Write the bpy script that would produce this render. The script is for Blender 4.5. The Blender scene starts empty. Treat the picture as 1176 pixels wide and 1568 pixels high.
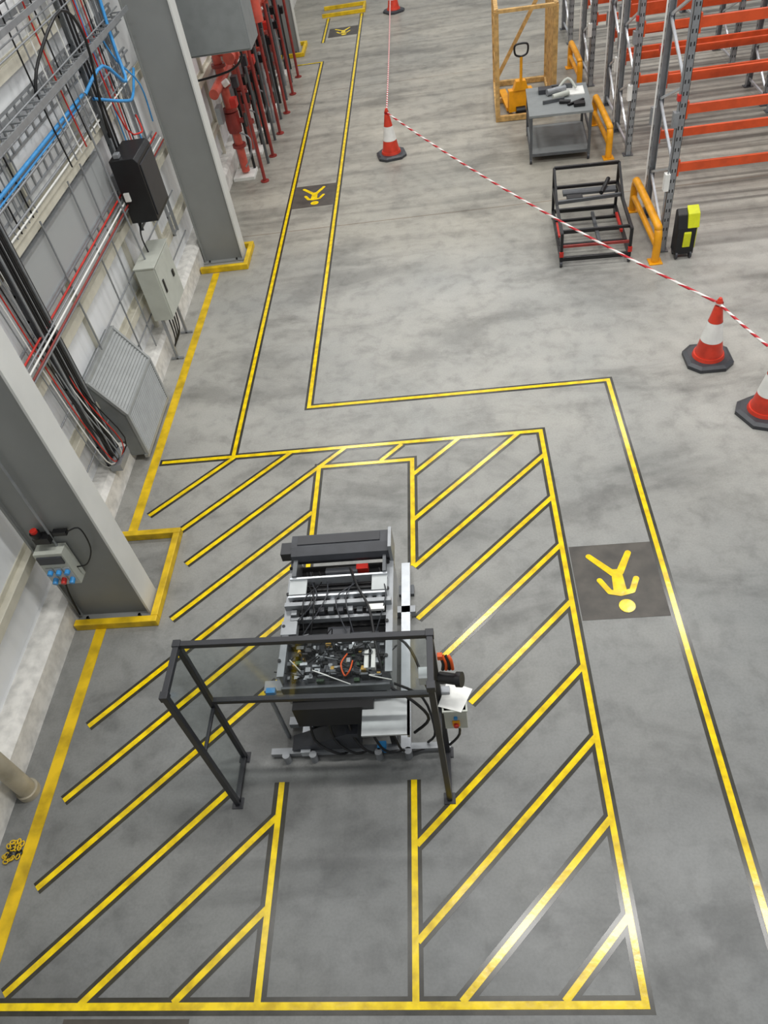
import bpy, math, random
from mathutils import Vector as V, Matrix
random.seed(7)
sc=bpy.context.scene
try: sc.view_settings.view_transform='Standard'
except Exception: pass

# ------------------------------------------------------------ materials
def lin(c):
    return tuple((x/12.92 if x<=.04045 else ((x+.055)/1.055)**2.4) for x in [k/255 for k in c])+(1,)
def mat(name,c,rough=.5,metal=0,var=.12,scale=6,bump=0,spec=.5,dirt=None):
    m=bpy.data.materials.new(name); m.use_nodes=True
    nt=m.node_tree; b=nt.nodes['Principled BSDF']
    b.inputs['Roughness'].default_value=rough; b.inputs['Metallic'].default_value=metal
    b.inputs['Specular IOR Level'].default_value=spec
    tc=nt.nodes.new('ShaderNodeTexCoord'); nz=nt.nodes.new('ShaderNodeTexNoise')
    nz.inputs['Scale'].default_value=scale; nz.inputs['Detail'].default_value=5
    nt.links.new(tc.outputs['Object'],nz.inputs['Vector'])
    cr=nt.nodes.new('ShaderNodeValToRGB'); L=lin(c)
    d=dirt and lin(dirt) or tuple(max(0,x*(1-2*var)) for x in L[:3])+(1,)
    cr.color_ramp.elements[0].position=.3; cr.color_ramp.elements[0].color=d
    cr.color_ramp.elements[1].position=.62; cr.color_ramp.elements[1].color=tuple(min(1,x*(1+var*.5)) for x in L[:3])+(1,)
    nt.links.new(nz.outputs['Fac'],cr.inputs[0]); nt.links.new(cr.outputs[0],b.inputs['Base Color'])
    if bump:
        bp=nt.nodes.new('ShaderNodeBump'); bp.inputs['Strength'].default_value=bump; bp.inputs['Distance'].default_value=.01
        nt.links.new(nz.outputs['Fac'],bp.inputs['Height']); nt.links.new(bp.outputs[0],b.inputs['Normal'])
    return m
M={}
def dm(k,*a,**kw): M[k]=mat(k,*a,**kw)
dm('yellow_tape',(244,212,10),rough=.18,var=.10,scale=9,bump=.15,dirt=(205,172,16))
dm('black_tape',(58,56,48),rough=.22,var=.2,scale=8)
dm('yellow_paint',(222,184,16),rough=.5,var=.2,scale=5)
dm('dark_patch',(74,69,62),rough=.4,var=.22,scale=5)
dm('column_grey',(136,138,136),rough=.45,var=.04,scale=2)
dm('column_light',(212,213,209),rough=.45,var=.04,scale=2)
dm('wall_white',(240,242,243),rough=.5,var=.02,scale=1)
dm('plinth',(226,224,218),rough=.7,var=.12,scale=9)
dm('rail_beige',(204,200,184),rough=.5,var=.06)
dm('galv',(152,155,158),rough=.38,metal=.4,var=.07,scale=9)
dm('galv_dark',(94,97,100),rough=.4,metal=.4,var=.08,scale=9)
dm('alu',(198,202,206),rough=.32,metal=.5,var=.05,scale=10)
dm('steel_plate',(180,184,184),rough=.4,metal=.2,var=.05)
dm('black',(22,22,24),rough=.4,var=.2)
dm('frame_black',(44,45,49),rough=.4,var=.1)
dm('dark_grey',(58,60,65),rough=.42,var=.15)
dm('cab_grey',(188,191,181),rough=.5,var=.04)
dm('duct_grey',(128,132,132),rough=.5,var=.05)
dm('vent_grey',(158,161,160),rough=.5,var=.05)
dm('red_pipe',(200,88,72),rough=.38,var=.12)
dm('darkred_pipe',(142,50,44),rough=.4,var=.15)
dm('red',(200,42,30),rough=.5,var=.15)
dm('cone_red',(214,62,40),rough=.45,var=.14)
dm('white',(235,235,230),rough=.5,var=.06)
dm('blue',(60,150,215),rough=.4,var=.1)
dm('orange_beam',(214,82,36),rough=.45,var=.1)
dm('barrier_yellow',(240,165,20),rough=.4,var=.1)
dm('wood',(200,160,98),rough=.7,var=.2,scale=10)
dm('pvc_beige',(178,170,150),rough=.5,var=.12)
dm('orange',(225,90,30),rough=.5,var=.1)
dm('pcb_green',(60,90,60),rough=.5,var=.3,scale=60)
dm('rust_label',(190,150,60),rough=.5,var=.2)
dm('lime',(215,220,30),rough=.4,var=.1)
pm=bpy.data.materials.new('polycarbonate'); pm.use_nodes=True; nt=pm.node_tree; nt.nodes.clear()
o=nt.nodes.new('ShaderNodeOutputMaterial'); mx=nt.nodes.new('ShaderNodeMixShader'); tr=nt.nodes.new('ShaderNodeBsdfTransparent'); gl=nt.nodes.new('ShaderNodeBsdfGlossy')
tr.inputs[0].default_value=(.88,.90,.90,1); gl.inputs['Roughness'].default_value=.08; mx.inputs[0].default_value=.05
nt.links.new(tr.outputs[0],mx.inputs[1]); nt.links.new(gl.outputs[0],mx.inputs[2]); nt.links.new(mx.outputs[0],o.inputs[0]); M['poly']=pm
def stripe(name,scale):
    m=bpy.data.materials.new(name); m.use_nodes=True; nt=m.node_tree; b=nt.nodes['Principled BSDF']
    tc=nt.nodes.new('ShaderNodeTexCoord'); w=nt.nodes.new('ShaderNodeTexWave'); w.bands_direction='DIAGONAL'; w.inputs['Scale'].default_value=scale
    r=nt.nodes.new('ShaderNodeValToRGB'); r.color_ramp.interpolation='CONSTANT'
    r.color_ramp.elements[0].color=lin((190,30,40)); r.color_ramp.elements[1].position=.5; r.color_ramp.elements[1].color=lin((235,232,228))
    nt.links.new(tc.outputs['Object'],w.inputs['Vector']); nt.links.new(w.outputs['Color'],r.inputs[0]); nt.links.new(r.outputs[0],b.inputs['Base Color']); b.inputs['Roughness'].default_value=.5
    return m
M['hazard']=stripe('red_white_tape',4.6)
# concrete floor
fm=bpy.data.materials.new('polished_concrete'); fm.use_nodes=True; nt=fm.node_tree; b=nt.nodes['Principled BSDF']; N=nt.nodes; Lk=nt.links
tc=N.new('ShaderNodeTexCoord')
def noise(sc_,det=6,mapscale=(1,1,1),dist=0,loc=(0,0,0)):
    mp=N.new('ShaderNodeMapping'); mp.inputs['Scale'].default_value=mapscale; mp.inputs['Location'].default_value=loc; Lk.new(tc.outputs['Object'],mp.inputs[0])
    n=N.new('ShaderNodeTexNoise'); n.inputs['Scale'].default_value=sc_; n.inputs['Detail'].default_value=det; n.inputs['Distortion'].default_value=dist; n.inputs['Roughness'].default_value=.6
    Lk.new(mp.outputs[0],n.inputs['Vector']); return n.outputs['Fac']
def ramp(i,stops):
    r=N.new('ShaderNodeValToRGB'); e=r.color_ramp.elements
    while len(e)<len(stops): e.new(.5)
    for k,(p,c) in enumerate(stops): e[k].position=p; e[k].color=c if len(c)==4 else lin(c)
    Lk.new(i,r.inputs[0]); return r.outputs[0]
def mul(a,b_,fac=1,mode='MULTIPLY'):
    m=N.new('ShaderNodeMix'); m.data_type='RGBA'; m.blend_type=mode
    if isinstance(fac,(int,float)): m.inputs[0].default_value=fac
    else: Lk.new(fac,m.inputs[0])
    Lk.new(a,m.inputs[6]); 
    if isinstance(b_,tuple): m.inputs[7].default_value=b_
    else: Lk.new(b_,m.inputs[7])
    return m.outputs[2]
g=lambda v:(v,v,v,1)
base=ramp(noise(.38,7),[(.3,(156,156,152)),(.5,(169,167,161)),(.7,(181,178,170))])
c=mul(base,ramp(noise(.8,8,(.55,1.2,1),.5,(3,5,0)),[(.36,g(.66)),(.47,g(.92)),(.7,g(1.05))]))
c=mul(c,ramp(noise(4,9,(1,1,1),.3),[(.32,g(.80)),(.5,g(.99)),(.75,g(1.05))]))
c=mul(c,ramp(noise(45,3),[(.35,g(.90)),(.6,g(1))]))
c=mul(c,ramp(noise(2.2,7,(1,1,1),.2,(11,4,0)),[(.56,g(1)),(.68,g(.70))]),.6)
sx=N.new('ShaderNodeSeparateXYZ'); Lk.new(tc.outputs['Object'],sx.inputs[0])
def rng(sock,a,b_):
    m=N.new('ShaderNodeMapRange'); m.inputs[1].default_value=a; m.inputs[2].default_value=b_; Lk.new(sock,m.inputs[0]); return m.outputs[0]
def mth(op,a,b_):
    m=N.new('ShaderNodeMath'); m.operation=op
    for k,s in enumerate((a,b_)):
        if isinstance(s,(int,float)): m.inputs[k].default_value=s
        else: Lk.new(s,m.inputs[k])
    return m.outputs[0]
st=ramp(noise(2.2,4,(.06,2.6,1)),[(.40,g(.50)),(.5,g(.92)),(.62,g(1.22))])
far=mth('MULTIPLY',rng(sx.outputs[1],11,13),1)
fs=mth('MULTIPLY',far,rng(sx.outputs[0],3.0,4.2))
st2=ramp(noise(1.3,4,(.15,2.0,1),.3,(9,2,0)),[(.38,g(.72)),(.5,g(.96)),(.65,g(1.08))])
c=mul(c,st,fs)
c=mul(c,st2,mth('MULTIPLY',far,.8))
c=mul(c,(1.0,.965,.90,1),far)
c=mul(c,(.965,.975,.975,1),1)
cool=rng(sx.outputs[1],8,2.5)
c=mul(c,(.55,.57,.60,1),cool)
def line(sock,pos,w):
    d=mth('ABSOLUTE',mth('SUBTRACT',sock,pos),0); return mth('LESS_THAN',d,w)
j=mth('MAXIMUM',line(sx.outputs[1],13.35,.012),line(sx.outputs[1],20.6,.01))
c=mul(c,(.55,.42,.33,1),mth('MULTIPLY',j,.8))
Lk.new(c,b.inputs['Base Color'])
rr=ramp(noise(1.6,5),[(.35,g(.32)),(.65,g(.5))]); Lk.new(rr,b.inputs['Roughness'])
b.inputs['Specular IOR Level'].default_value=.35
def rib(name,c,scale,axis='Y'):
    m=mat(name,c,rough=.5,var=.02,scale=1); nt=m.node_tree; w=nt.nodes.new('ShaderNodeTexWave'); w.bands_direction=axis; w.inputs['Scale'].default_value=scale
    tc=nt.nodes.new('ShaderNodeTexCoord'); nt.links.new(tc.outputs['Object'],w.inputs['Vector'])
    bp=nt.nodes.new('ShaderNodeBump'); bp.inputs['Distance'].default_value=.02; bp.inputs['Strength'].default_value=.5
    nt.links.new(w.outputs['Fac'],bp.inputs['Height']); nt.links.new(bp.outputs[0],nt.nodes['Principled BSDF'].inputs['Normal'])
    return m
M['wall_rib']=rib('wall_ribbed',(234,236,237),1.6)
def perf(name):
    m=mat(name,(140,143,143),rough=.5,var=.05); nt=m.node_tree; b=nt.nodes['Principled BSDF']
    tc=nt.nodes.new('ShaderNodeTexCoord'); v=nt.nodes.new('ShaderNodeTexVoronoi'); v.inputs['Scale'].default_value=34; v.inputs['Randomness'].default_value=0
    nt.links.new(tc.outputs['Object'],v.inputs['Vector']); r=nt.nodes.new('ShaderNodeValToRGB'); r.color_ramp.elements[0].position=.28; r.color_ramp.elements[0].color=lin((74,77,78)); r.color_ramp.elements[1].position=.34; r.color_ramp.elements[1].color=lin((160,163,163))
    nt.links.new(v.outputs['Distance'],r.inputs[0]); nt.links.new(r.outputs[0],b.inputs['Base Color']); return m
M['mesh_grey']=perf('perforated_grey')
M['concrete']=fm

# ------------------------------------------------------------ mesh builder
class B:
    def __init__(s,name): s.n=name; s.v=[]; s.f=[]; s.mi=[]; s.sm=[]; s.ms=[]
    def m(s,k):
        if k not in s.ms: s.ms.append(k)
        return s.ms.index(k)
    def add(s,vs,fs,k,smooth=False):
        o=len(s.v); s.v+= [tuple(v) for v in vs]; i=s.m(k)
        for f in fs: s.f.append([o+a for a in f]); s.mi.append(i); s.sm.append(smooth)
    def box(s,x0,x1,y0,y1,z0,z1,k):
        vs=[(x,y,z) for z in(z0,z1) for y in(y0,y1) for x in(x0,x1)]
        s.add(vs,[(0,2,3,1),(4,5,7,6),(0,1,5,4),(2,6,7,3),(0,4,6,2),(1,3,7,5)],k)
    def bar(s,a,b,w,d,k,up=(0,0,1)):
        a=V(a);b=V(b);t=(b-a).normalized();u=V(up)
        if abs(t.dot(u))>.98:u=V((0,1,0))
        r=t.cross(u).normalized();u=r.cross(t)
        vs=[p+r*i*w/2+u*j*d/2 for p in(a,b) for j in(-1,1) for i in(-1,1)]
        s.add(vs,[(0,1,3,2),(4,6,7,5),(0,4,5,1),(2,3,7,6),(0,2,6,4),(1,5,7,3)],k)
    def cyl(s,a,b,r,k,r2=None,n=12,caps=True):
        a=V(a);b=V(b);r2=r if r2 is None else r2
        t=(b-a).normalized();u=V((0,0,1)) if abs(t.z)<.9 else V((1,0,0));p=t.cross(u).normalized();q=t.cross(p)
        ring=lambda c,R:[c+(p*math.cos(2*math.pi*i/n)+q*math.sin(2*math.pi*i/n))*R for i in range(n)]
        s.add(ring(a,r)+ring(b,r2),[(i,n+i,n+(i+1)%n,(i+1)%n) for i in range(n)],k,True)
        if caps:
            s.add(ring(a,r),[tuple(range(n))],k); s.add(ring(b,r2),[tuple(reversed(range(n)))],k)
    def tube(s,pts,r,k,n=8,sub=4):
        P=[V(p) for p in pts]
        if sub>1 and len(P)>2:
            Q=[]
            for i in range(len(P)-1):
                p0=P[max(i-1,0)];p1=P[i];p2=P[i+1];p3=P[min(i+2,len(P)-1)]
                for j in range(sub):
                    t=j/sub; Q.append(.5*((2*p1)+(p2-p0)*t+(2*p0-5*p1+4*p2-p3)*t*t+(3*p1-p0-3*p2+p3)*t**3))
            Q.append(P[-1]);P=Q
        rings=[];pp=None
        for i,c in enumerate(P):
            t=(P[min(i+1,len(P)-1)]-P[max(i-1,0)]).normalized()
            if pp is None: u=V((0,0,1)) if abs(t.z)<.9 else V((1,0,0)); pp=t.cross(u).normalized()
            pp=(pp-t*pp.dot(t)).normalized(); q=t.cross(pp)
            rings.append([c+(pp*math.cos(2*math.pi*a/n)+q*math.sin(2*math.pi*a/n))*r for a in range(n)])
        vs=[v for R in rings for v in R]
        s.add(vs,[(i*n+a,i*n+(a+1)%n,(i+1)*n+(a+1)%n,(i+1)*n+a) for i in range(len(P)-1) for a in range(n)],k,True)
    def poly(s,pts,k): s.add(pts,[tuple(range(len(pts)))],k)
    def prism(s,prof,y0,y1,k):
        n=len(prof); vs=[(x,y0,z) for x,z in prof]+[(x,y1,z) for x,z in prof]
        s.add(vs,[tuple(range(n)),tuple(reversed(range(n,2*n)))]+[(i,n+i,n+(i+1)%n,(i+1)%n) for i in range(n)],k)
    def prismx(s,prof,x0,x1,k):
        n=len(prof); vs=[(x0,y,z) for y,z in prof]+[(x1,y,z) for y,z in prof]
        s.add(vs,[tuple(range(n)),tuple(reversed(range(n,2*n)))]+[(i,n+i,n+(i+1)%n,(i+1)%n) for i in range(n)],k)
    def done(s,bevel=0):
        me=bpy.data.meshes.new(s.n); me.from_pydata(s.v,[],s.f); 
        for k in s.ms: me.materials.append(M[k])
        me.polygons.foreach_set('material_index',s.mi); me.polygons.foreach_set('use_smooth',s.sm); me.update()
        import bmesh
        bm=bmesh.new(); bm.from_mesh(me); bmesh.ops.recalc_face_normals(bm,faces=bm.faces); bm.to_mesh(me); bm.free()
        o=bpy.data.objects.new(s.n,me); bpy.context.collection.objects.link(o)
        if bevel:
            md=o.modifiers.new('bevel','BEVEL'); md.width=bevel; md.segments=2; md.limit_method='ANGLE'
        return o
# ------------------------------------------------------------ floor + walls
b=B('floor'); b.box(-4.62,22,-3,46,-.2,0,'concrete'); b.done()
XW=-4.62
b=B('wall_left')
b.box(XW-.2,XW,-3,46,-.2,9,'wall_white')
b.box(XW,XW+.03,-3,46,.45,1.85,'wall_rib')
b.box(XW,XW+.03,-3,46,1.98,3.0,'wall_rib')
b.box(XW,XW+.03,-3,46,4.5,9,'wall_white')
b.done()
b=B('baseboard_left')
b.prism([(XW,0),(-4.38,0),(-4.38,.30),(-4.44,.36),(XW,.36)],-3,46,'plinth'); b.done()
b=B('trim_1')
for z in(1.0,1.92,3.08,4.35,5.4):
    b.box(XW+.03,XW+.15,-3,46,z-.01,z+.01,'rail_beige'); b.box(XW+.14,XW+.155,-3,46,z-.06,z+.05,'rail_beige'); b.box(XW+.03,XW+.045,-3,46,z-.07,z+.07,'rail_beige')
for y in [0.8,2.7,6.3,8.1,10.0,11.4,14.5,16.5,18.5]:
    b.bar((XW+.06,y,.36),(XW+.06,y,6),.06,.06,'rail_beige')
b.done()

# ------------------------------------------------------------ floor markings
cnt=[0]
def strip(b,a,c,w=.052,wb=.12,ext=0):
    cnt[0]+=1
    a=V((a[0],a[1],0));c=V((c[0],c[1],0));t=(c-a).normalized();n=V((-t.y,t.x,0))
    for ww,z,k in((wb,.001+cnt[0]*.00003,'black_tape'),(w,.004+cnt[0]*.00003,'yellow_tape')):
        A=a-t*ext;C=c+t*ext
        if k=='black_tape' and ext: A=a-t*ww/2;C=c+t*ww/2
        b.poly([V((p.x,p.y,z)) for p in(A-n*ww/2,C-n*ww/2,C+n*ww/2,A+n*ww/2)],k)
b=B('walkway_floor_marking')
strip(b,(1.99,-1),(1.99,8.12),ext=.026); strip(b,(1.99,8.12),(-2.06,8.12),ext=.026); strip(b,(-2.06,8.12),(-2.06,27),ext=.026)
strip(b,(-3.0,7.23),(-3.0,22.9),ext=.026); strip(b,(-3.0,22.9),(-3.7,22.9)); strip(b,(-3.1,24.6),(-3.1,27)); b.done()
b=B('hatched_floor_marking')
strip(b,(-3.98,1.08),(1.0,1.08),ext=.026); strip(b,(1.0,1.08),(1.0,7.23),ext=.026); strip(b,(-3.95,7.23),(1.0,7.23),ext=.026)
strip(b,(-1.82,6.9),(-.63,6.9),ext=.026); strip(b,(-1.82,6.9),(-1.82,5.2)); strip(b,(-.63,6.9),(-.63,5.2))
strip(b,(-1.84,2.80),(-1.84,1.08),wb=.135); strip(b,(-.64,2.78),(-.64,1.08))
def hs(x0,x1,c): strip(b,(x0,x0+c),(x1,x1+c))
for c,x0 in((7.25,-.62),(6.5,-.62),(5.8,-.62),(5.08,-.59),(4.36,-.33),(3.6,-.10),(2.84,-.62),(2.12,-.62),(1.4,-.30),(.66,.44)):
    hs(x0,min(.99,7.22-c),c)
for c,x0,x1 in((10.2,-3.93,-2.98),(9.44,-3.56,-2.22),(8.72,-3.28,-1.5),(7.96,-3.29,-1.84),(7.32,-3.88,-1.84),(6.6,-3.90,-1.84),(5.84,-3.90,-2.0),(5.06,-3.90,-2.32),(4.34,-3.25,-1.85),(3.6,-2.5,-1.85)):
    hs(x0,x1,c)
strip(b,(-1.03,6.92),(-.76,7.2))
b.poly([(-3.35,.93,.001),(-2.35,.93,.001),(-2.35,1.0,.001),(-3.35,1.0,.001)],'dark_patch')
b.done()
b=B('kerb_line_marking')
for y0,y1 in((-.5,4.60),(5.96,12.1)):
    b.box(-4.14,-4.02,y0,y1,0,.006,'yellow_paint')
b.done()
def picto(x0,x1,y0,y1):
    b=B('pedestrian_floor_symbol')
    b.poly([(x0,y0,.003),(x1,y0,.003),(x1,y1,.003),(x0,y1,.003)],'dark_patch')
    W_,H_=x1-x0,y1-y0; k=[0]
    def P(u,v): return V((x0+u*W_,y0+v*H_,.006))
    def disc(q,r):
        k[0]+=1
        b.poly([q+V((math.cos(i*math.pi/10)*r,math.sin(i*math.pi/10)*r,.0001*k[0])) for i in range(20)],'yellow_tape')
    def stroke(a,c,w,w2=None,cap=True):
        k[0]+=1; w2=w2 or w
        a=P(*a);c=P(*c);t=(c-a).normalized();n=V((-t.y,t.x,0))*W_/2; zo=V((0,0,.0001*k[0]))
        b.poly([a-n*w+zo,c-n*w2+zo,c+n*w2+zo,a+n*w+zo],'yellow_tape')
        if cap: disc(a,w/2*W_); disc(c,w2/2*W_)
    stroke((.22,.84),(.47,.58),.075,.09); stroke((.70,.86),(.55,.60),.075,.09)
    stroke((.51,.64),(.50,.30),.12,.16,cap=False)
    stroke((.29,.50),(.38,.34),.07); stroke((.38,.34),(.5,.31),.07); stroke((.72,.50),(.64,.34),.07); stroke((.64,.34),(.5,.31),.07)
    disc(P(.54,.15),.095*W_)
    b.done()
picto(1.07,1.93,4.35,5.31); picto(-2.95,-2.11,14.25,15.2); picto(-2.98,-2.12,25.0,25.85)

# ------------------------------------------------------------ columns
def column(x0,x1,y0,fl=.30,H_=9):
    b=B('steel_column'); yc=y0+fl/2
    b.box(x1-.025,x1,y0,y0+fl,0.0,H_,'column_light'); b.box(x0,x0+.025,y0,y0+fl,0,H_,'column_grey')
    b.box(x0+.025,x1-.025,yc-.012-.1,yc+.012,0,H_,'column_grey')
    b.box(x0-.01,x1+.04,y0-.05,y0+fl+.05,0,.02,'column_grey')
    for i in(0,1):
        for xx in(x0+.1,x1-.12): b.cyl((xx,y0-.02,.02),(xx,y0-.02,.05),.016,'galv_dark')
    b.done()
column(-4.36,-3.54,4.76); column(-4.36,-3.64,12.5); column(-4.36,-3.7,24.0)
def guard(x0,x1,y0,y1,h=.1,t=.08):
    b=B('column_guard_kerb')
    b.box(x0,x1,y0,y0+t,0,h,'yellow_paint'); b.box(x0,x1,y1-t,y1,0,h,'yellow_paint'); b.box(x1-t,x1,y0+t,y1-t,0,h,'yellow_paint')
    b.done(.008)
guard(-4.36,-3.42,4.60,5.95); guard(-4.36,-3.50,12.12,12.95); guard(-4.36,-3.55,23.6,24.7); guard(-3.3,-1.95,27.1,28)

b=B('socket_outlet_panel')
yf=4.78
b.box(-4.27,-3.97,yf-.14,yf,.78,1.26,'cab_grey'); b.box(-4.25,-3.99,yf-.16,yf-.14,1.12,1.22,'dark_grey')
for i in range(3):
    x=-4.2+i*.09
    b.box(x-.035,x+.035,yf-.15,yf-.14,.82,1.05,'steel_plate')
    b.cyl((x,yf-.14,1.0),(x,yf-.19,.99),.027,'blue'); b.cyl((x,yf-.14,.88),(x,yf-.20,.86),.027,'blue' if i!=1 else 'red')
b.box(-4.2,-4.04,yf-.1,yf,1.36,1.44,'black'); b.cyl((-4.16,yf-.06,1.44),(-4.16,yf-.06,1.5),.05,'black'); b.cyl((-4.16,yf-.06,1.5),(-4.16,yf-.06,1.53),.035,'red')
b.box(-4.0,-3.86,yf-.06,yf,1.42,1.47,'black')
b.tube([(-4.05,yf-.03,1.26),(-4.05,yf-.03,6.5)],.014,'galv'); b.tube([(-4.2,yf-.03,.78),(-4.28,yf-.03,.5),(-4.33,yf-.03,0.1)],.012,'black')
b.tube([(-3.97,yf-.06,.95),(-3.85,yf-.06,.98),(-3.74,yf-.04,1.15),(-3.70,yf-.04,1.35),(-3.72,yf-.04,1.5),(-3.86,yf-.04,1.45)],.008,'black')
b.done(.004)
b=B('rainwater_pipe'); b.cyl((-4.27,2.8,0),(-4.27,2.8,6.5),.085,'pvc_beige',n=24)
b.cyl((-4.27,2.8,0),(-4.27,2.8,.07),.105,'pvc_beige',n=24); b.cyl((-4.27,2.8,.85),(-4.27,2.8,.95),.1,'pvc_beige',n=24); b.box(-4.46,-4.3,2.75,2.85,1.2,1.25,'galv'); b.done()
b=B('yellow_chain')
for i in range(22):
    a=i*.6; x=-4.22+.05*math.cos(a)+random.uniform(-.03,.03); y=2.25+.08*math.sin(a*1.3)+random.uniform(-.04,.04); r=.016
    th=random.uniform(0,3); b.tube([(x+r*1.5*math.cos(t)*math.cos(th)-r*math.sin(t)*math.sin(th),y+r*1.5*math.cos(t)*math.sin(th)+r*math.sin(t)*math.cos(th),.012+.002*i%.02) for t in [k*math.pi/4 for k in range(9)]],.006,'yellow_paint' if i%4 else 'black',n=6,sub=1)
b.done()

# ------------------------------------------------------------ wall services
def ladder_y(b,z,x,y0,y1,w=.3,k='galv',step=.3,vert=False):
    if vert:
        b.box(x,x+.03,y0,y1,z,z+.02,k); b.box(x,x+.03,y0,y1,z+w,z+w+.02,k)
        y=y0
        while y<y1: b.box(x,x+.02,y,y+.03,z,z+w,k); y+=step
    else:
        b.box(x,x+.015,y0,y1,z,z+.06,k); b.box(x+w,x+w+.015,y0,y1,z,z+.06,k)
        y=y0
        while y<y1: b.box(x,x+w,y,y+.03,z,z+.015,k); y+=step
def ladder_z(b,y,x,z0,z1,w=.3,k='galv_dark',step=.3):
    b.box(x,x+.05,y,y+.02,z0,z1,k); b.box(x,x+.05,y+w,y+w+.02,z0,z1,k)
    z=z0
    while z<z1: b.box(x,x+.02,y,y+w,z,z+.03,k); z+=step
b=B('horizontal_cable_tray')
ladder_y(b,3.75,-4.45,5.2,12.3,.35,vert=True,step=.22); ladder_y(b,3.35,-4.45,5.2,12.3,.2,vert=True,step=.2); ladder_y(b,4.0,-4.45,5.2,12.3,.25,step=.2)
ladder_y(b,4.7,-4.45,5.2,12.3,.2,step=.25)
b.box(-4.5,-4.46,7.2,10.1,2.42,2.95,'mesh_grey'); b.box(-4.5,-4.44,7.2,10.1,2.95,2.98,'galv'); b.box(-4.5,-4.44,7.2,10.1,2.40,2.43,'galv')
ladder_y(b,2.28,-4.46,5.2,12.3,.1,vert=True,step=.5)
b.box(-4.46,-4.43,5.2,12.3,3.14,3.19,'rail_beige')
b.done()
b=B('vertical_cable_ladder'); ladder_z(b,6.75,-4.42,.45,6,.34,'frame_black')
for i in range(9):
    y=6.78+i*.035; b.tube([(-4.37+random.uniform(0,.04),y,6),(-4.37,y+random.uniform(-.01,.01),3),(-4.37,y,.5)],.013 if i%3 else .018,'black' if i%4 else 'galv',sub=2)
for i in range(8):
    y=6.4+i*.07; b.tube([(-4.42,y,3.2),(-4.36,y+.05,1.6),(-4.3+.02*i,y+.1,.7),(-4.34,6.9,.42)],.008,['galv','white','red','black'][i%4])
b.box(-4.4,-4.25,6.75,7.1,.36,.46,'galv'); b.done()
b=B('vertical_cable_ladder'); ladder_z(b,10.42,-4.42,1.7,6,.26,'galv_dark')
for i in range(6):
    y=10.45+i*.04; b.tube([(-4.36,y,6),(-4.36,y,3),(-4.36,y,1.8)],.013,'black' if i%3 else 'galv',sub=1)
b.done()
b=B('vertical_cable_ladder'); ladder_z(b,11.6,-4.42,1.0,6,.2,'galv'); b.done()
b=B('wall_cables')
def run(z,k,r,x=-4.4,y0=5.2,y1=12.3): b.tube([(x,y0,z),(x,y1,z)],r,k,sub=1)
run(3.62,'blue',.022,y1=10.2); run(3.56,'blue',.012,y1=10.0); run(3.52,'galv',.014); run(3.30,'galv',.014); run(3.24,'white',.012)
for i,(z,k) in enumerate([(2.36,'red'),(2.32,'galv'),(2.28,'white'),(2.2,'galv'),(2.25,'darkred_pipe')]): run(z,k,.012,x=-4.38+.02*i)
run(1.45,'galv',.012,x=-4.44); run(.75,'galv',.012,x=-4.44)
for z in(3.9,3.98,4.06,4.5,4.6,4.8): run(z,'galv',.01,x=-4.34)
run(5.0,'red',.01,x=-4.34); run(4.9,'black',.012,x=-4.34)
b.tube([(-4.36,10.2,3.62),(-4.25,10.8,3.75),(-4.2,11.3,3.4),(-4.3,11.6,3.9),(-4.36,12,5.5)],.022,'blue')
b.tube([(-4.36,10.4,3.5),(-4.2,11.0,3.25),(-4.25,11.5,3.15),(-4.36,12.2,3.3)],.02,'blue')
b.tube([(-4.36,11.4,3.9),(-4.3,11.5,3.6),(-4.2,11.8,3.2),(-4.3,12.1,2.6)],.012,'blue')
b.tube([(-4.4,9.0,4.02),(-4.3,9.2,4.3),(-4.1,9.8,4.6),(-4.1,10.2,4.2),(-4.3,10.4,3.4),(-4.36,10.45,3.0)],.018,'black')
b.tube([(-4.36,10.9,6),(-4.33,10.9,3.2),(-4.15,11.1,2.8),(-4.3,11.5,2.9)],.012,'red')
for i in range(9):
    y=10.95+i*.1; b.tube([(-4.4,y,6),(-4.4,y,3.2),(-4.35,y-.1,1.6+.1*i)],.01,['galv','blue','galv','red','black','white'][i%6])
for i in range(7):
    y=9.0+i*.2; b.tube([(-4.4,y,5.2),(-4.38,y,4.0),(-4.36,y+.05,3.2)],.01,['black','galv','white','red'][i%4])
for i in range(6):
    y=7.3+i*.12; b.tube([(-4.42,y,4.7),(-4.4,y,3.2)],.01,['galv','black','galv'][i%3],sub=1)
for y in(5.6,7.9,8.9,9.4): b.tube([(-4.42,y,3.1),(-4.42,y,1.4 if 7<y<8.6 else .4)],.012,'galv')
b.done()
b=B('speaker_cabinet')
b.prism([(-4.34,1.98),(-3.96,1.98),(-3.96,2.78),(-4.0,2.84),(-4.34,2.84)],10.05,10.75,'black')
b.box(-3.965,-3.945,10.1,10.7,2.04,2.74,'frame_black'); b.box(-4.46,-4.34,10.2,10.4,2.2,2.6,'galv')
b.box(-4.3,-4.22,10.01,10.05,2.3,2.42,'white'); b.box(-4.28,-4.2,10.1,10.2,2.84,2.9,'galv'); b.done(.01)
b=B('electrical_cabinet')
b.box(-4.36,-4.08,9.55,10.35,.72,1.55,'cab_grey'); b.box(-4.08,-4.065,9.57,10.33,.74,1.53,'cab_grey')
b.box(-4.37,-4.06,9.53,10.37,1.55,1.57,'cab_grey')
for y in(9.6,10.3):
    b.box(-4.28,-4.24,y-.02,y+.02,0,.72,'galv'); b.box(-4.36,-4.16,y-.02,y+.02,0,.03,'galv')
b.box(-4.065,-4.045,10.1,10.16,1.1,1.2,'black'); b.box(-4.065,-4.05,9.65,9.70,1.1,1.3,'black')
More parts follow.
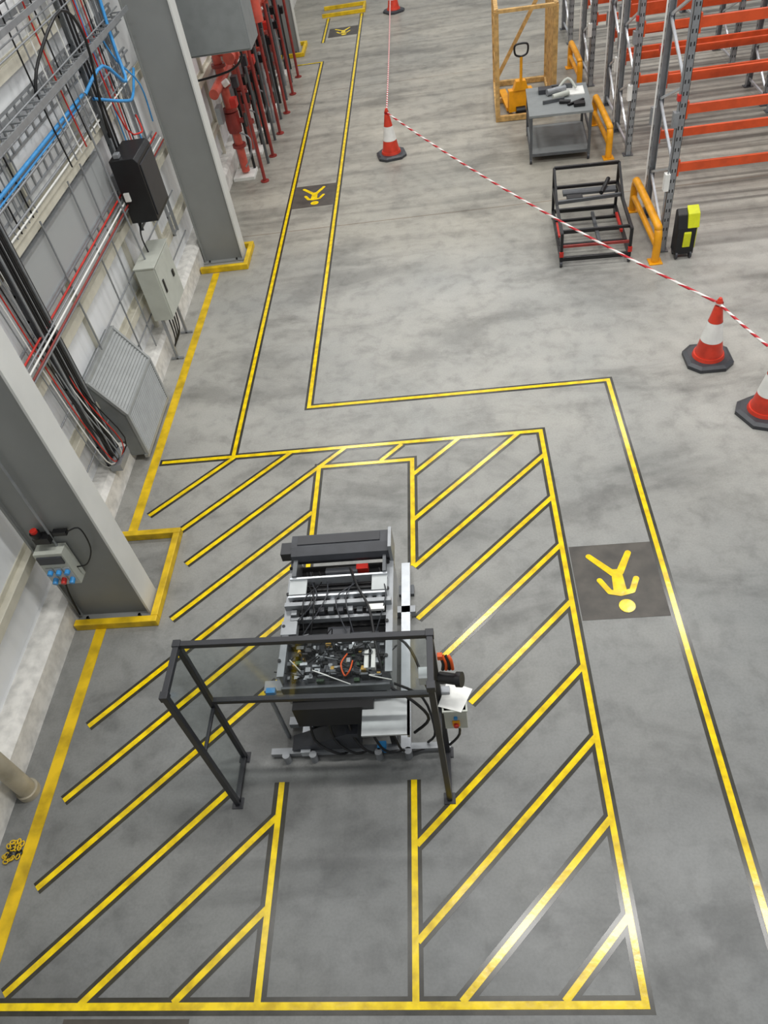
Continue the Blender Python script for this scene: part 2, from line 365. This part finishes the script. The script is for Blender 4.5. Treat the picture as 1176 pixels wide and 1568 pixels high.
for i in range(4): b.tube([(-4.2,9.7+i*.12,.72),(-4.22,9.7+i*.1,.3),(-4.35,9.75+i*.1,.05)],.012,'black')
b.tube([(-4.25,9.8,1.57),(-4.3,9.8,2.6),(-4.32,9.8,3.5)],.015,'galv'); b.tube([(-4.25,10.0,1.57),(-4.3,10.1,1.8),(-4.32,10.45,2.0)],.012,'black'); b.done(.006)
b=B('louvred_vent_hood')
b.prism([(-4.59,1.32),(-4.48,1.32),(-4.18,.80),(-4.16,.12),(-4.37,.12),(-4.37,.37),(-4.59,.37)],7.3,8.5,'duct_grey')
def hoodx(z): return -4.48+.30*(1.32-z)/.52 if z>.8 else -4.18+.02*(.8-z)/.68
for i in range(32):
    z=1.29-i*1.14/31; x=hoodx(z)+.003
    b.prism([(x-.01,z+.012),(x+.022,z-.006),(x+.022,z-.012),(x-.01,z+.004)],7.32,8.48,'vent_grey')
for y in(7.31,8.49):
    b.bar((-4.475,y,1.33),(-4.17,y,.80),.04,.04,'vent_grey'); b.bar((-4.17,y,.80),(-4.15,y,.12),.04,.04,'vent_grey')
b.box(-4.19,-4.14,7.28,8.52,.08,.13,'vent_grey'); b.box(-4.52,-4.46,7.28,8.52,1.30,1.35,'vent_grey'); b.box(-4.2,-4.15,7.3,8.5,.785,.815,'vent_grey')
b.done()
b=B('wall_air_unit'); b.box(-4.45,-2.95,14.0,14.8,2.85,4.6,'duct_grey'); b.box(-4.43,-2.97,13.97,14.0,2.88,4.57,'duct_grey'); b.box(-4.56,-4.45,14.1,14.7,3.2,4.2,'galv')
b.tube([(-3.2,14.2,2.85),(-3.2,14.2,2.7),(-3.5,14.3,2.5),(-4.3,14.3,2.4)],.02,'black'); b.done(.01)

# ------------------------------------------------------------ sprinkler valve set
b=B('sprinkler_valve_manifold')
b.cyl((-3.75,15.6,2.35),(-3.75,23.3,2.35),.11,'red_pipe',n=20); b.cyl((-4.1,15.2,1.9),(-4.1,23.3,1.9),.09,'red_pipe',n=20)
for i in range(6):
    y=15.7+i*1.25
    xb=-3.66+.02*i
    b.cyl((xb,y,0),(xb,y,2.3),.035,'darkred_pipe'); b.cyl((xb,y,0),(xb,y,.02),.09,'darkred_pipe')
    b.cyl((-4.1,y+.4,0.1),(-4.1,y+.4,3.6),.085,'red_pipe',n=16)
    for z in(.6,.9,1.3,1.75,2.1,2.7): b.cyl((-4.1,y+.4,z),(-4.1,y+.4,z+.06),.14,'darkred_pipe',n=16)
    b.cyl((-4.1,y+.4,.95),(-4.1,y+.4,1.28),.15,'darkred_pipe',n=16)
    b.cyl((-4.1,y+.4,1.1),(-3.85,y+.4,1.1),.05,'darkred_pipe'); b.cyl((-3.85,y+.4,1.1),(-3.83,y+.4,1.1),.13,'black',n=16)
    b.cyl((-3.75,y+.1,2.35),(-3.75,y+.17,2.35),.16,'red_pipe',n=16); b.cyl((-3.75,y+.5,2.35),(-3.75,y+.56,2.35),.16,'red_pipe',n=16)
    b.cyl((-3.75,y+.4,2.35),(-4.1,y+.4,2.35),.08,'red_pipe')
    b.box(-4.3,-4.2,y,y+.25,1.2,1.5,'galv'); b.cyl((-3.95,y+.6,0),(-3.95,y+.6,1.7),.03,'black'); b.cyl((-4.25,y+.7,0),(-4.25,y+.7,2.2),.03,'galv')
    b.cyl((-3.85,y+.75,0),(-3.85,y+.75,1.5),.035,'black' if i%2 else 'galv'); b.cyl((-3.7,y+.9,0),(-3.7,y+.9,1.9),.03,'galv_dark')
    b.tube([(-4.0,y+.3,.9),(-3.8,y+.2,.8),(-3.85,y+.1,.5),(-4.0,y+.1,.3)],.015,'galv'); b.box(-4.35,-3.9,y+.15,y+.65,0,.06,'white')
    b.box(-3.95,-3.83,y-.1,y+.1,1.5,1.65,'black' if i%2 else 'red'); b.cyl((-4.0,y,1.9),(-3.9,y,1.95),.06,'white')
    b.box(-3.98,-3.86,y+.55,y+.7,1.65,1.85,'dark_grey'); b.box(-3.9,-3.75,y+.7,y+.85,1.3,1.45,'black')
b.cyl((-3.9,16.3,3.0),(-3.5,17.8,3.0),.13,'red_pipe',n=20); b.cyl((-3.5,17.8,3.0),(-3.5,17.8,2.35),.13,'red_pipe',n=20); b.cyl((-3.55,17.8,3.0),(-3.55,23,3.0),.13,'red_pipe',n=20)
for y in(18.2,19.2,20.4,21.5): b.cyl((-3.55,y,3.0),(-3.55,y+.08,3.0),.19,'red_pipe',n=20)
b.done()

# ------------------------------------------------------------ cones + tape
def cone(x,y,rot=0.3):
    b=B('traffic_cone')
    oct_=[(.29,.16),(.16,.29),(-.16,.29),(-.29,.16),(-.29,-.16),(-.16,-.29),(.16,-.29),(.29,-.16)]
    R=lambda p,s=1:(x+s*(p[0]*math.cos(rot)-p[1]*math.sin(rot)),y+s*(p[0]*math.sin(rot)+p[1]*math.cos(rot)))
    vs=[(*R(p),0) for p in oct_]+[(*R(p),.05) for p in oct_]+[(*R(p,.85),.075) for p in oct_]
    b.add(vs,[tuple(range(8)),tuple(range(16,24))]+[(k*8+i,k*8+8+i,k*8+8+(i+1)%8,k*8+(i+1)%8) for k in(0,1) for i in range(8)],'dark_grey')
    H=.9; r=lambda z:.195-.16*z/H
    zs=[(.07,.33,'cone_red'),(.33,.60,'white'),(.60,.9,'cone_red')]
    for a,c,k in zs: b.cyl((x,y,a),(x,y,c),r(a)+(.003 if k=='white' else 0),k,r(c)+(.003 if k=='white' else 0),n=32,caps=(k!='white'))
    b.cyl((x,y,.07),(x,y,.12),.205,'cone_red',.19,n=32); b.cyl((x,y,.9),(x,y,.93),.03,'cone_red',.02,n=16)
    b.done()
cones=[(3.32,8.36),(-1.0,16.18),(3.68,7.2),(-1.06,26.7)]
for i,c in enumerate(cones): cone(*c,rot=.2*i)
def tape(a,c,sag):
    b=B('barrier_tape')
    a=V(a);c=V(c);n=40;t=(c-a)
    P=[a+t*(i/n)-V((0,0,sag*4*(i/n)*(1-i/n))) for i in range(n+1)]
    b.tube(P,.017,'hazard',n=6,sub=1)
    for q in(a,c): b.cyl(q+V((0,0,-.02)),q+V((0,0,.02)),.048,'hazard',n=16,caps=False)
    b.done()
T=lambda i,z=.85:(cones[i][0],cones[i][1],z)
tape(T(3),T(1),.1); tape(T(1),T(0),.15); tape(T(0),T(2),.02); tape(T(2),(5.2,5.5,.85),.05)
cone(5.2,5.5)

# ------------------------------------------------------------ racking
def rack(y0,y1,xs,H_=6,levels=(1.25,2.05,3.1,4.4)):
    b=B('pallet_racking')
    for xi,x in enumerate(xs):
        for y in(y0,y1):
            k='galv'
            b.box(x-.05,x-.044,y-.05,y+.05,0,H_,k); b.box(x+.044,x+.05,y-.05,y+.05,0,H_,k)
            yy=y-.05 if y==y0 else y+.044; b.box(x-.05,x+.05,yy,yy+.006,0,H_,k)
            b.box(x-.09,x+.09,y-.08,y+.08,0,.012,'galv_dark')
            for q in range(int(H_/.15)): 
                z=.2+q*.15; b.box(x-.052,x-.0505,y-.015,y+.015,z,z+.05,'black')
                if y==y0: b.box(x-.03,x-.015,y-.0525,y-.0505,z,z+.05,'black'); b.box(x+.015,x+.03,y-.0525,y-.0505,z,z+.05,'black')
        z=.2;fl=0
        while z<H_-.6:
            a,c=((y0,y1) if fl%2==0 else (y1,y0)); b.bar((x,a,z),(x,c,z+.55),.035,.035,'alu'); z+=.55; fl+=1
        b.bar((x,y0,.15),(x,y1,.15),.035,.035,'alu')
    for z in levels:
        for y in(y0-.02,y1+.02):
            b.box(xs[0]+.05,xs[-1],y-.025,y+.025,z,z+.12,'orange_beam')
            b.box(xs[0]+.05,xs[0]+.075,y-.035,y+.035,z-.06,z+.17,'orange_beam')
    for x in xs[:1]:
        b.box(x-.12,x-.05,y0-.1,y0,1.0,1.25,'white'); b.box(x-.12,x-.05,y0-.1,y0,1.9,2.1,'galv'); b.box(x-.1,x-.06,y0-.1,y0-.03,2.25,2.33,'red')
        b.box(x-.12,x-.05,y1-.05,y1+.03,1.5,1.75,'galv'); b.box(x-.1,x-.06,y1-.03,y1+.03,2.5,2.58,'red')
        b.tube([(x-.07,y0-.06,.2),(x-.08,y0-.07,1),(x-.07,y0-.06,H_)],.012,'galv'); b.tube([(x-.07,y1-.06,.2),(x-.1,y1-.1,1),(x-.07,y1-.06,H_)],.012,'white')
    return b.done()
rack(11.25,12.4,(3.37,6.4,9.3)); rack(14.85,16.0,(3.55,6.5,9.4)); rack(16.35,17.4,(3.6,6.5,9.4)); rack(18.6,19.8,(3.46,6.5,9.4),levels=(1.25,2.05,3.1)); rack(21.6,22.8,(3.46,6.5,9.4),levels=(1.25,2.05,3.1))
def hoop(x,y0,y1,h=.55):
    b=B('rack_end_barrier')
    b.tube([(x,y0,0),(x,y0,h-.15),(x,y0+.06,h-.04),(x,y0+.18,h),(x,y1-.18,h),(x,y1-.06,h-.04),(x,y1,h-.15),(x,y1,0)],.06,'barrier_yellow',n=14)
    b.tube([(x,y0,.25),(x,y1,.25)],.045,'barrier_yellow',n=12,sub=1)
    for y in(y0,y1): b.box(x-.1,x+.1,y-.1,y+.1,0,.015,'barrier_yellow')
    b.done()
hoop(3.20,10.92,12.65); hoop(3.18,14.8,16.45); hoop(3.2,18.5,19.9)
b=B('floor_scrubber')
b.prismx([(10.92,.08),(11.16,.08),(11.16,.70),(11.1,.74),(11.0,.68),(10.92,.5)],3.48,3.76,'black')
b.prismx([(10.95,.50),(11.0,.64),(11.1,.74),(11.12,.77),(10.97,.70),(10.91,.50)],3.62,3.79,'lime'); b.prismx([(10.905,.2),(10.925,.2),(10.925,.45),(10.905,.42)],3.58,3.69,'lime'); b.box(3.76,3.78,10.95,11.12,.15,.6,'lime')
for x in(3.50,3.71): b.cyl((x,10.95,.06),(x+.03,10.95,.06),.06,'dark_grey'); b.cyl((x,11.12,.06),(x+.03,11.12,.06),.06,'dark_grey')
b.done(.012)

# ------------------------------------------------------------ carts
def place(b_,cx,cy,rot):
    o=b_; o.location=(cx,cy,0); o.rotation_euler=(0,0,rot); return o
b=B('black_frame_trolley')
w,l,h=.52,.8,.87
for x in(-w,w):
    for y in(-l,l):
        b.bar((x,y,.1),(x,y,h if y>0 else .56),.045,.045,'black'); b.cyl((x-.02,y,.05),(x+.02,y,.05),.05,'dark_grey')
    b.bar((x,-l,.13),(x,l,.13),.05,.06,'black')
    b.bar((x,-l,.54),(x,l,.54),.045,.045,'black')
for y in(-l,l): b.bar((-w,y,.13),(w,y,.13),.05,.06,'black')
b.bar((-w,l,h),(w,l,h),.045,.045,'black'); b.bar((-w,l,.54),(w,l,.54),.045,.045,'black'); b.bar((-w,-l+.1,.54),(w,-l+.1,.54),.04,.04,'black'); b.bar((-w,-l,.34),(w,-l,.34),.035,.035,'darkred_pipe')
b.bar((w-.04,-.2,.2),(w-.04,.4,.2),.04,.04,'red'); b.bar((-w,.05,.3),(-w,-.4,.3),.03,.03,'red')
for y in(-.4,0,.4): b.bar((-w,y,.15),(w,y,.15),.04,.04,'black')
b.box(-.40,.45,.42,.58,.56,.60,'galv_dark'); b.bar((-w,.2,.57),(w,.3,.57),.05,.05,'galv_dark'); b.bar((.1,-.5,.2),(.1,.5,.2),.05,.05,'galv_dark')
b.cyl((.2,.35,.6),(.35,.7,.66),.035,'black'); b.box(-.35,-.1,.25,.4,.55,.6,'black')
for x in(-w,w): b.box(x-.03,x+.03,-l-.04,-l,.18,.26,'red')
b.bar((w,.1,.54),(w,l,h),.035,.035,'black'); b.bar((-w,.1,.54),(-w,l,h),.035,.035,'black')
place(b.done(),2.34,11.85,-.05)
b=B('workbench_trolley')
w,l,h=.54,.68,.85
for x in(-w,w):
    for y in(-l,l): b.bar((x,y,.08),(x,y,h),.05,.05,'galv_dark'); b.cyl((x-.02,y,.05),(x+.02,y,.05),.05,'dark_grey')
    b.bar((x,-l,.16),(x,l,.16),.045,.045,'galv_dark'); b.bar((x,-l,.5),(x,l,.5),.035,.035,'galv_dark')
for y in(-l,l): b.bar((-w,y,.16),(w,y,.16),.045,.045,'galv_dark')
b.box(-w,w,-l,l,.17,.185,'duct_grey'); b.box(-w-.04,w+.04,-l-.03,l+.03,h,h+.04,'duct_grey')
b.box(.1,.5,.1,.5,h+.04,h+.06,'white'); b.cyl((-.2,.2,h+.1),(.15,.35,h+.1),.06,'galv'); b.cyl((-.1,0,h+.08),(.2,.1,h+.1),.05,'cab_grey')
b.bar((.15,-.4,h+.06),(.45,-.2,h+.06),.05,.04,'black'); b.box(.25,.45,-.5,-.35,h+.04,h+.1,'black'); b.bar((-.1,.5,h+.08),(.3,.45,h+.1),.06,.08,'galv_dark')
b.tube([(0,.3,h+.1),(.2,.4,h+.25),(.35,.3,h+.1)],.025,'cab_grey'); b.box(-.35,-.1,.3,.5,h+.04,h+.12,'dark_grey')
b.bar((-.3,-.2,h+.07),(.1,-.1,h+.07),.04,.06,'galv_dark'); b.cyl((.0,-.25,h+.08),(.2,-.3,h+.08),.035,'black')
place(b.done(),2.32,15.6,-.06)
b=B('wooden_crate_frame')
w,l,h=.58,1.05,2.05
for x in(-w,w):
    for y in(-l,l): b.bar((x,y,0),(x,y,h),.09,.06,'wood')
    b.bar((x,-l,h),(x,l,h),.08,.06,'wood'); b.bar((x,-l,.06),(x,l,.06),.09,.1,'wood')
for y in(-.7,-.35,0,.35,.7): b.bar((w,y,.1),(w,y,h),.03,.16,'wood',up=(0,1,0))
for z in(.7,1.4): b.bar((-w,-l,z),(-w,l,z),.03,.08,'wood')
for y in(-l,l):
    b.bar((-w,y,.06),(w,y,.06),.09,.1,'wood'); b.bar((-w,y,h),(w,y,h),.08,.06,'wood')
b.bar((-w,-.0,.06),(w,0,.06),.09,.1,'wood'); b.bar((-w,l,.1),(w,l,h),.03,.08,'wood')
place(b.done(),1.93,18.25,-.05)
b=B('pallet_truck')
for x in(-.2,.2): b.box(x-.075,x+.075,-.6,.55,.06,.13,'barrier_yellow'); b.cyl((x,.45,.04),(x+.02,.45,.04),.04,'dark_grey')
b.box(-.25,.25,-.75,-.58,.08,.5,'barrier_yellow'); b.prism([(-.16,.5),(.16,.5),(.1,.68),(-.1,.68)],-.78,-.62,'barrier_yellow')
b.cyl((-.1,-.75,.09),(.1,-.75,.09),.09,'black'); b.cyl((0,-.75,.5),(0,-.8,1.15),.03,'barrier_yellow'); 
b.tube([(0,-.8,1.15),(-.12,-.8,1.2),(-.13,-.8,1.36),(0,-.8,1.39),(.13,-.8,1.36),(.12,-.8,1.2),(0,-.8,1.15)],.02,'black')
place(b.done(),1.75,18.2,math.radians(4))

# ------------------------------------------------------------ machine + guard frame
b=B('machine_guard_frame')
A,C,D_,E=(-2.22,3.05),(-2.22,2.62),(-.33,2.60),(-.33,3.02); h=1.93; t=.045; k='frame_black'
for p in(A,C,D_,E):
    b.bar((*p,0),(*p,h),t,t,k); b.box(p[0]-.05,p[0]+.05,p[1]-.05,p[1]+.05,0,.012,k)
for p,q in((A,C),(D_,E)): b.bar((*p,h),(*q,h),t,t,k); b.bar((*p,.03),(*q,.03),t,t,k); b.bar((*p,1.0),(*q,1.0),t*.6,t*.6,k)
b.bar((*A,h),(*E,h),t,t,k); b.bar((*A,1.08),(*E,1.08),t,t,k)
for p in(A,C,D_,E): b.box(p[0]-.03,p[0]+.03,p[1]-.03,p[1]+.03,h-.03,h+.03,k)
b.box(A[0],E[0],3.03,3.036,1.1,1.91,'poly'); b.box(-2.223,-2.217,2.64,3.03,.05,1.9,'poly')
b.done(.003)

b=B('label_printing_machine')
for x in(-1.62,-.70): b.box(x-.045,x+.045,3.02,5.15 if x>-1 else 4.7,.04,.12,'alu')
b.box(-1.95,-.3,3.03,3.09,.03,.08,'galv'); b.box(-1.75,-.6,4.5,4.58,.04,.12,'galv'); b.box(-1.8,-.66,3.3,3.38,.05,.12,'galv')
for x in(-1.8,-1.55,-.95,-.68): b.cyl((x,3.0,0),(x,3.0,.12),.035,'galv'); b.cyl((x,4.5,0),(x,4.5,.1),.035,'galv')
b.box(-.78,-.62,4.78,4.9,0,.05,'galv_dark')
b.box(-1.55,-.8,3.28,4.45,.14,.86,'black')
b.box(-1.5,-.85,3.27,3.285,.2,.8,'dark_grey')
for x in(-1.66,-.74):
    b.box(x-.012,x+.012,3.25,4.55,.6,1.06,'galv'); b.box(x-.03,x+.03,3.25,4.55,1.05,1.07,'galv')
    for y in(3.4,3.75,4.1,4.4): b.cyl((x-.02,y,1.07),(x-.02,y,1.085),.015,'black')
b.box(-1.66,-.74,3.18,3.62,.93,.95,'dark_grey'); b.box(-1.66,-.74,3.17,3.19,.9,1.0,'galv_dark'); b.box(-1.66,-.74,3.62,3.64,.9,1.06,'galv')
for i in range(140):
    x=random.uniform(-1.62,-.82);y=random.uniform(3.22,3.57);sx_=random.uniform(.015,.07);sy=random.uniform(.015,.05)
    b.box(x,x+sx_,y,y+sy,.95,.95+random.uniform(.03,.1),random.choice(['black','dark_grey','galv','galv','rust_label','pcb_green','dark_grey','galv_dark','black','frame_black','alu','galv_dark']))
for x in(-.95,-.89): b.box(x,x+.035,3.3,3.48,1.0,1.06,'white')
b.tube([(-1.1,3.45,1.05),(-1.14,3.33,1.09),(-1.11,3.24,1.05),(-1.06,3.26,1.10),(-1.05,3.38,1.05)],.007,'orange')
for i in range(28):
    x=random.uniform(-1.6,-.8);y=random.uniform(3.2,3.6)
    b.tube([(x,y,1.0),(x+random.uniform(-.15,.15),y+random.uniform(-.1,.1),1.07+random.uniform(0,.05)),(x+random.uniform(-.2,.2),y+random.uniform(-.1,.15),1.0)],.005,random.choice(['black','black','black','black','white','dark_grey','galv']))
b.box(-1.6,-.8,3.66,4.5,.86,.9,'black')
b.box(-1.68,-.72,3.92,3.96,1.06,1.14,'galv'); b.box(-1.66,-.74,3.82,3.85,1.0,1.06,'galv')
b.box(-1.70,-1.56,3.66,3.8,1.0,1.08,'galv'); b.box(-1.3,-1.1,3.68,3.78,.9,.98,'dark_grey'); b.cyl((-1.5,3.72,.92),(-.85,3.72,.92),.03,'galv_dark',n=16)
for i in range(10):
    x=-1.6+i*.085; b.cyl((x,3.98,1.06),(x,4.04,1.06),.028,random.choice(['galv','black','dark_grey','alu'])); 
    b.box(x-.025,x+.025,3.86,3.91,1.02,1.08+.04*random.random(),random.choice(['galv_dark','black','dark_grey','galv']))
b.box(-.92,-.78,3.84,3.9,1.1,1.13,'white')
b.cyl((-1.62,4.08,1.04),(-.78,4.08,1.04),.04,'galv_dark',n=20); b.cyl((-1.62,4.18,1.0),(-.78,4.18,1.0),.03,'black',n=20)
b.box(-1.66,-1.5,4.06,4.22,1.1,1.12,'steel_plate'); b.box(-.90,-.76,4.06,4.22,1.1,1.12,'steel_plate'); b.box(-1.66,-.76,4.22,4.24,1.04,1.14,'alu'); b.box(-1.66,-.76,4.02,4.04,1.08,1.13,'alu')
b.box(-1.06,-.95,4.35,4.41,1.0,1.07,'red'); b.cyl((-1.35,4.36,1.02),(-1.05,4.36,1.02),.05,'dark_grey')
b.box(-1.6,-.8,4.26,4.5,.9,.96,'black'); b.box(-1.64,-1.6,4.24,4.5,.96,1.16,'galv_dark'); b.box(-.80,-.77,4.24,4.5,.96,1.16,'galv_dark')
b.prismx([(4.42,1.14),(4.44,1.20),(4.52,1.24),(4.66,1.24),(4.68,1.2),(4.66,1.08),(4.44,1.08)],-1.66,-.74,'dark_grey')
b.box(-1.6,-.82,4.54,4.64,1.24,1.25,'frame_black')
b.box(-1.76,-1.66,4.46,4.6,1.12,1.22,'frame_black'); b.box(-.74,-.71,4.42,4.66,1.0,1.28,'galv')
b.tube([(-1.1,4.3,1.15),(-1.0,4.0,1.25),(-.9,3.8,1.2),(-.85,3.5,1.1),(-.8,3.3,1.0)],.012,'black')
for i in range(8):
    x=random.uniform(-1.55,-.85); b.tube([(x,4.4,1.0),(x+.05,4.2,1.08),(x+random.uniform(-.2,.2),3.95,1.16),(x+random.uniform(-.2,.2),3.7,1.0)],.006,random.choice(['black','black','dark_grey']))
b.box(-1.0,-.60,2.84,3.18,.74,.76,'steel_plate'); b.box(-.62,-.60,2.84,3.18,.7,.76,'galv'); b.bar((-.8,3.1,.1),(-.8,3.1,.74),.06,.06,'black')
b.box(-1.6,-.9,3.08,3.26,.5,.8,'black')
b.prism([(-1.75,.10),(-1.1,.10),(-1.1,.38),(-1.2,.38)],3.05,3.2,'dark_grey')
for i in range(5):
    b.tube([(-1.5+i*.15,3.2,.6),(-1.5+i*.18,3.05,.3),(-1.3+i*.15,3.0,.1),(-1.2+i*.2,3.08,.05)],.012,'black')
b.tube([(-.75,3.2,.9),(-.55,3.1,.8),(-.45,3.05,.6),(-.6,3.08,.3)],.014,'black'); b.tube([(-.75,3.3,.8),(-.5,3.25,.6),(-.42,3.08,.3),(-.5,3.08,.1)],.012,'black')
b.tube([(-.72,3.6,1.1),(-.55,3.4,1.15),(-.42,3.1,1.0),(-.36,3.04,.9)],.012,'black')
b.box(-1.82,-1.74,3.2,3.25,.85,.9,'blue'); b.box(-1.85,-1.68,3.24,3.34,.82,.86,'galv'); b.cyl((-1.82,3.24,0),(-1.82,3.24,.85),.02,'galv')
b.box(-.96,-.88,3.02,3.10,0.05,.12,'blue')
b.done(.003)

b=B('control_box')
b.box(-.30,-.12,2.86,3.06,.78,1.08,'cab_grey'); b.box(-.31,-.11,2.85,3.07,1.06,1.08,'cab_grey')
b.box(-.24,-.18,2.845,2.86,.84,.92,'barrier_yellow'); b.cyl((-.21,2.845,.88),(-.21,2.82,.88),.02,'red'); b.cyl((-.21,2.86,.97),(-.21,2.84,.97),.015,'blue')
b.poly([(-.34,2.9,1.085),(-.16,2.84,1.085),(-.06,3.04,1.085),(-.26,3.12,1.085)],'white'); b.box(-.31,-.24,3.0,3.06,1.085,1.12,'galv')
b.tube([(-.2,2.95,.78),(-.2,2.95,.5),(-.3,3.0,.2)],.012,'black'); b.done(.004)
b=B('operator_panel_arm')
b.tube([(-.31,3.02,1.3),(-.28,2.98,1.34),(-.22,2.98,1.36)],.03,'black'); b.cyl((-.30,3.0,1.36),(-.17,2.95,1.40),.045,'black',n=16); b.cyl((-.17,2.95,1.40),(-.13,2.94,1.41),.06,'black',n=16)
b.box(-.46,-.36,2.95,3.05,1.34,1.44,'steel_plate'); b.done(.003)
b=B('work_gloves')
for i in range(4): b.tube([(-.28+.02*i,3.03,1.62),(-.26+.02*i,3.0,1.56+.01*i),(-.27+.025*i,3.0,1.47)],.014,'orange' if i%2 else 'black')
b.box(-.30,-.26,3.0,3.04,1.6,1.65,'orange'); b.done(.004)

# ------------------------------------------------------------ lights
w=bpy.data.worlds.new('world'); sc.world=w; w.use_nodes=True; w.node_tree.nodes['Background'].inputs[0].default_value=(.93,.96,1,1); w.node_tree.nodes['Background'].inputs[1].default_value=.38
def lamp(x,y,p,sx_=1.6,sy=.4,z=10):
    l=bpy.data.lights.new('high_bay_lamp','AREA'); l.shape='RECTANGLE'; l.size=sx_; l.size_y=sy; l.energy=p; l.color=(1,.99,.965)
    o=bpy.data.objects.new('high_bay_lamp',l); o.location=(x,y,z); bpy.context.collection.objects.link(o)
for y in(4.0,10.9,18,25):
    for x in(.3,4.7,9.5,-3.2): lamp(x,y,{-3.2:132,.3:165,4.7:165,9.5:140}[x])
lamp(2.4,4.1,170)
# ------------------------------------------------------------ camera
Xc=V((0.9913,-0.0747,-0.1088)).normalized();Yc=V((0.0188,-0.7361,0.6766)).normalized();D=V((0.1306,0.6726,0.7284)).normalized()
cx=V((Xc.x,Yc.x,-D.x)).normalized(); cz=-V((Xc.z,Yc.z,-D.z)); cz=(cz-cx*cz.dot(cx)).normalized(); cy=cz.cross(cx)
cam=bpy.data.cameras.new('camera'); co=bpy.data.objects.new('camera',cam); bpy.context.collection.objects.link(co)
m=Matrix((cx,cy,cz)).transposed().to_4x4(); m.translation=V((0,0,6.5)); co.matrix_world=m
cam.sensor_fit='HORIZONTAL'; cam.sensor_width=36; cam.lens=36*1154.5/1176; cam.clip_end=200
sc.camera=co
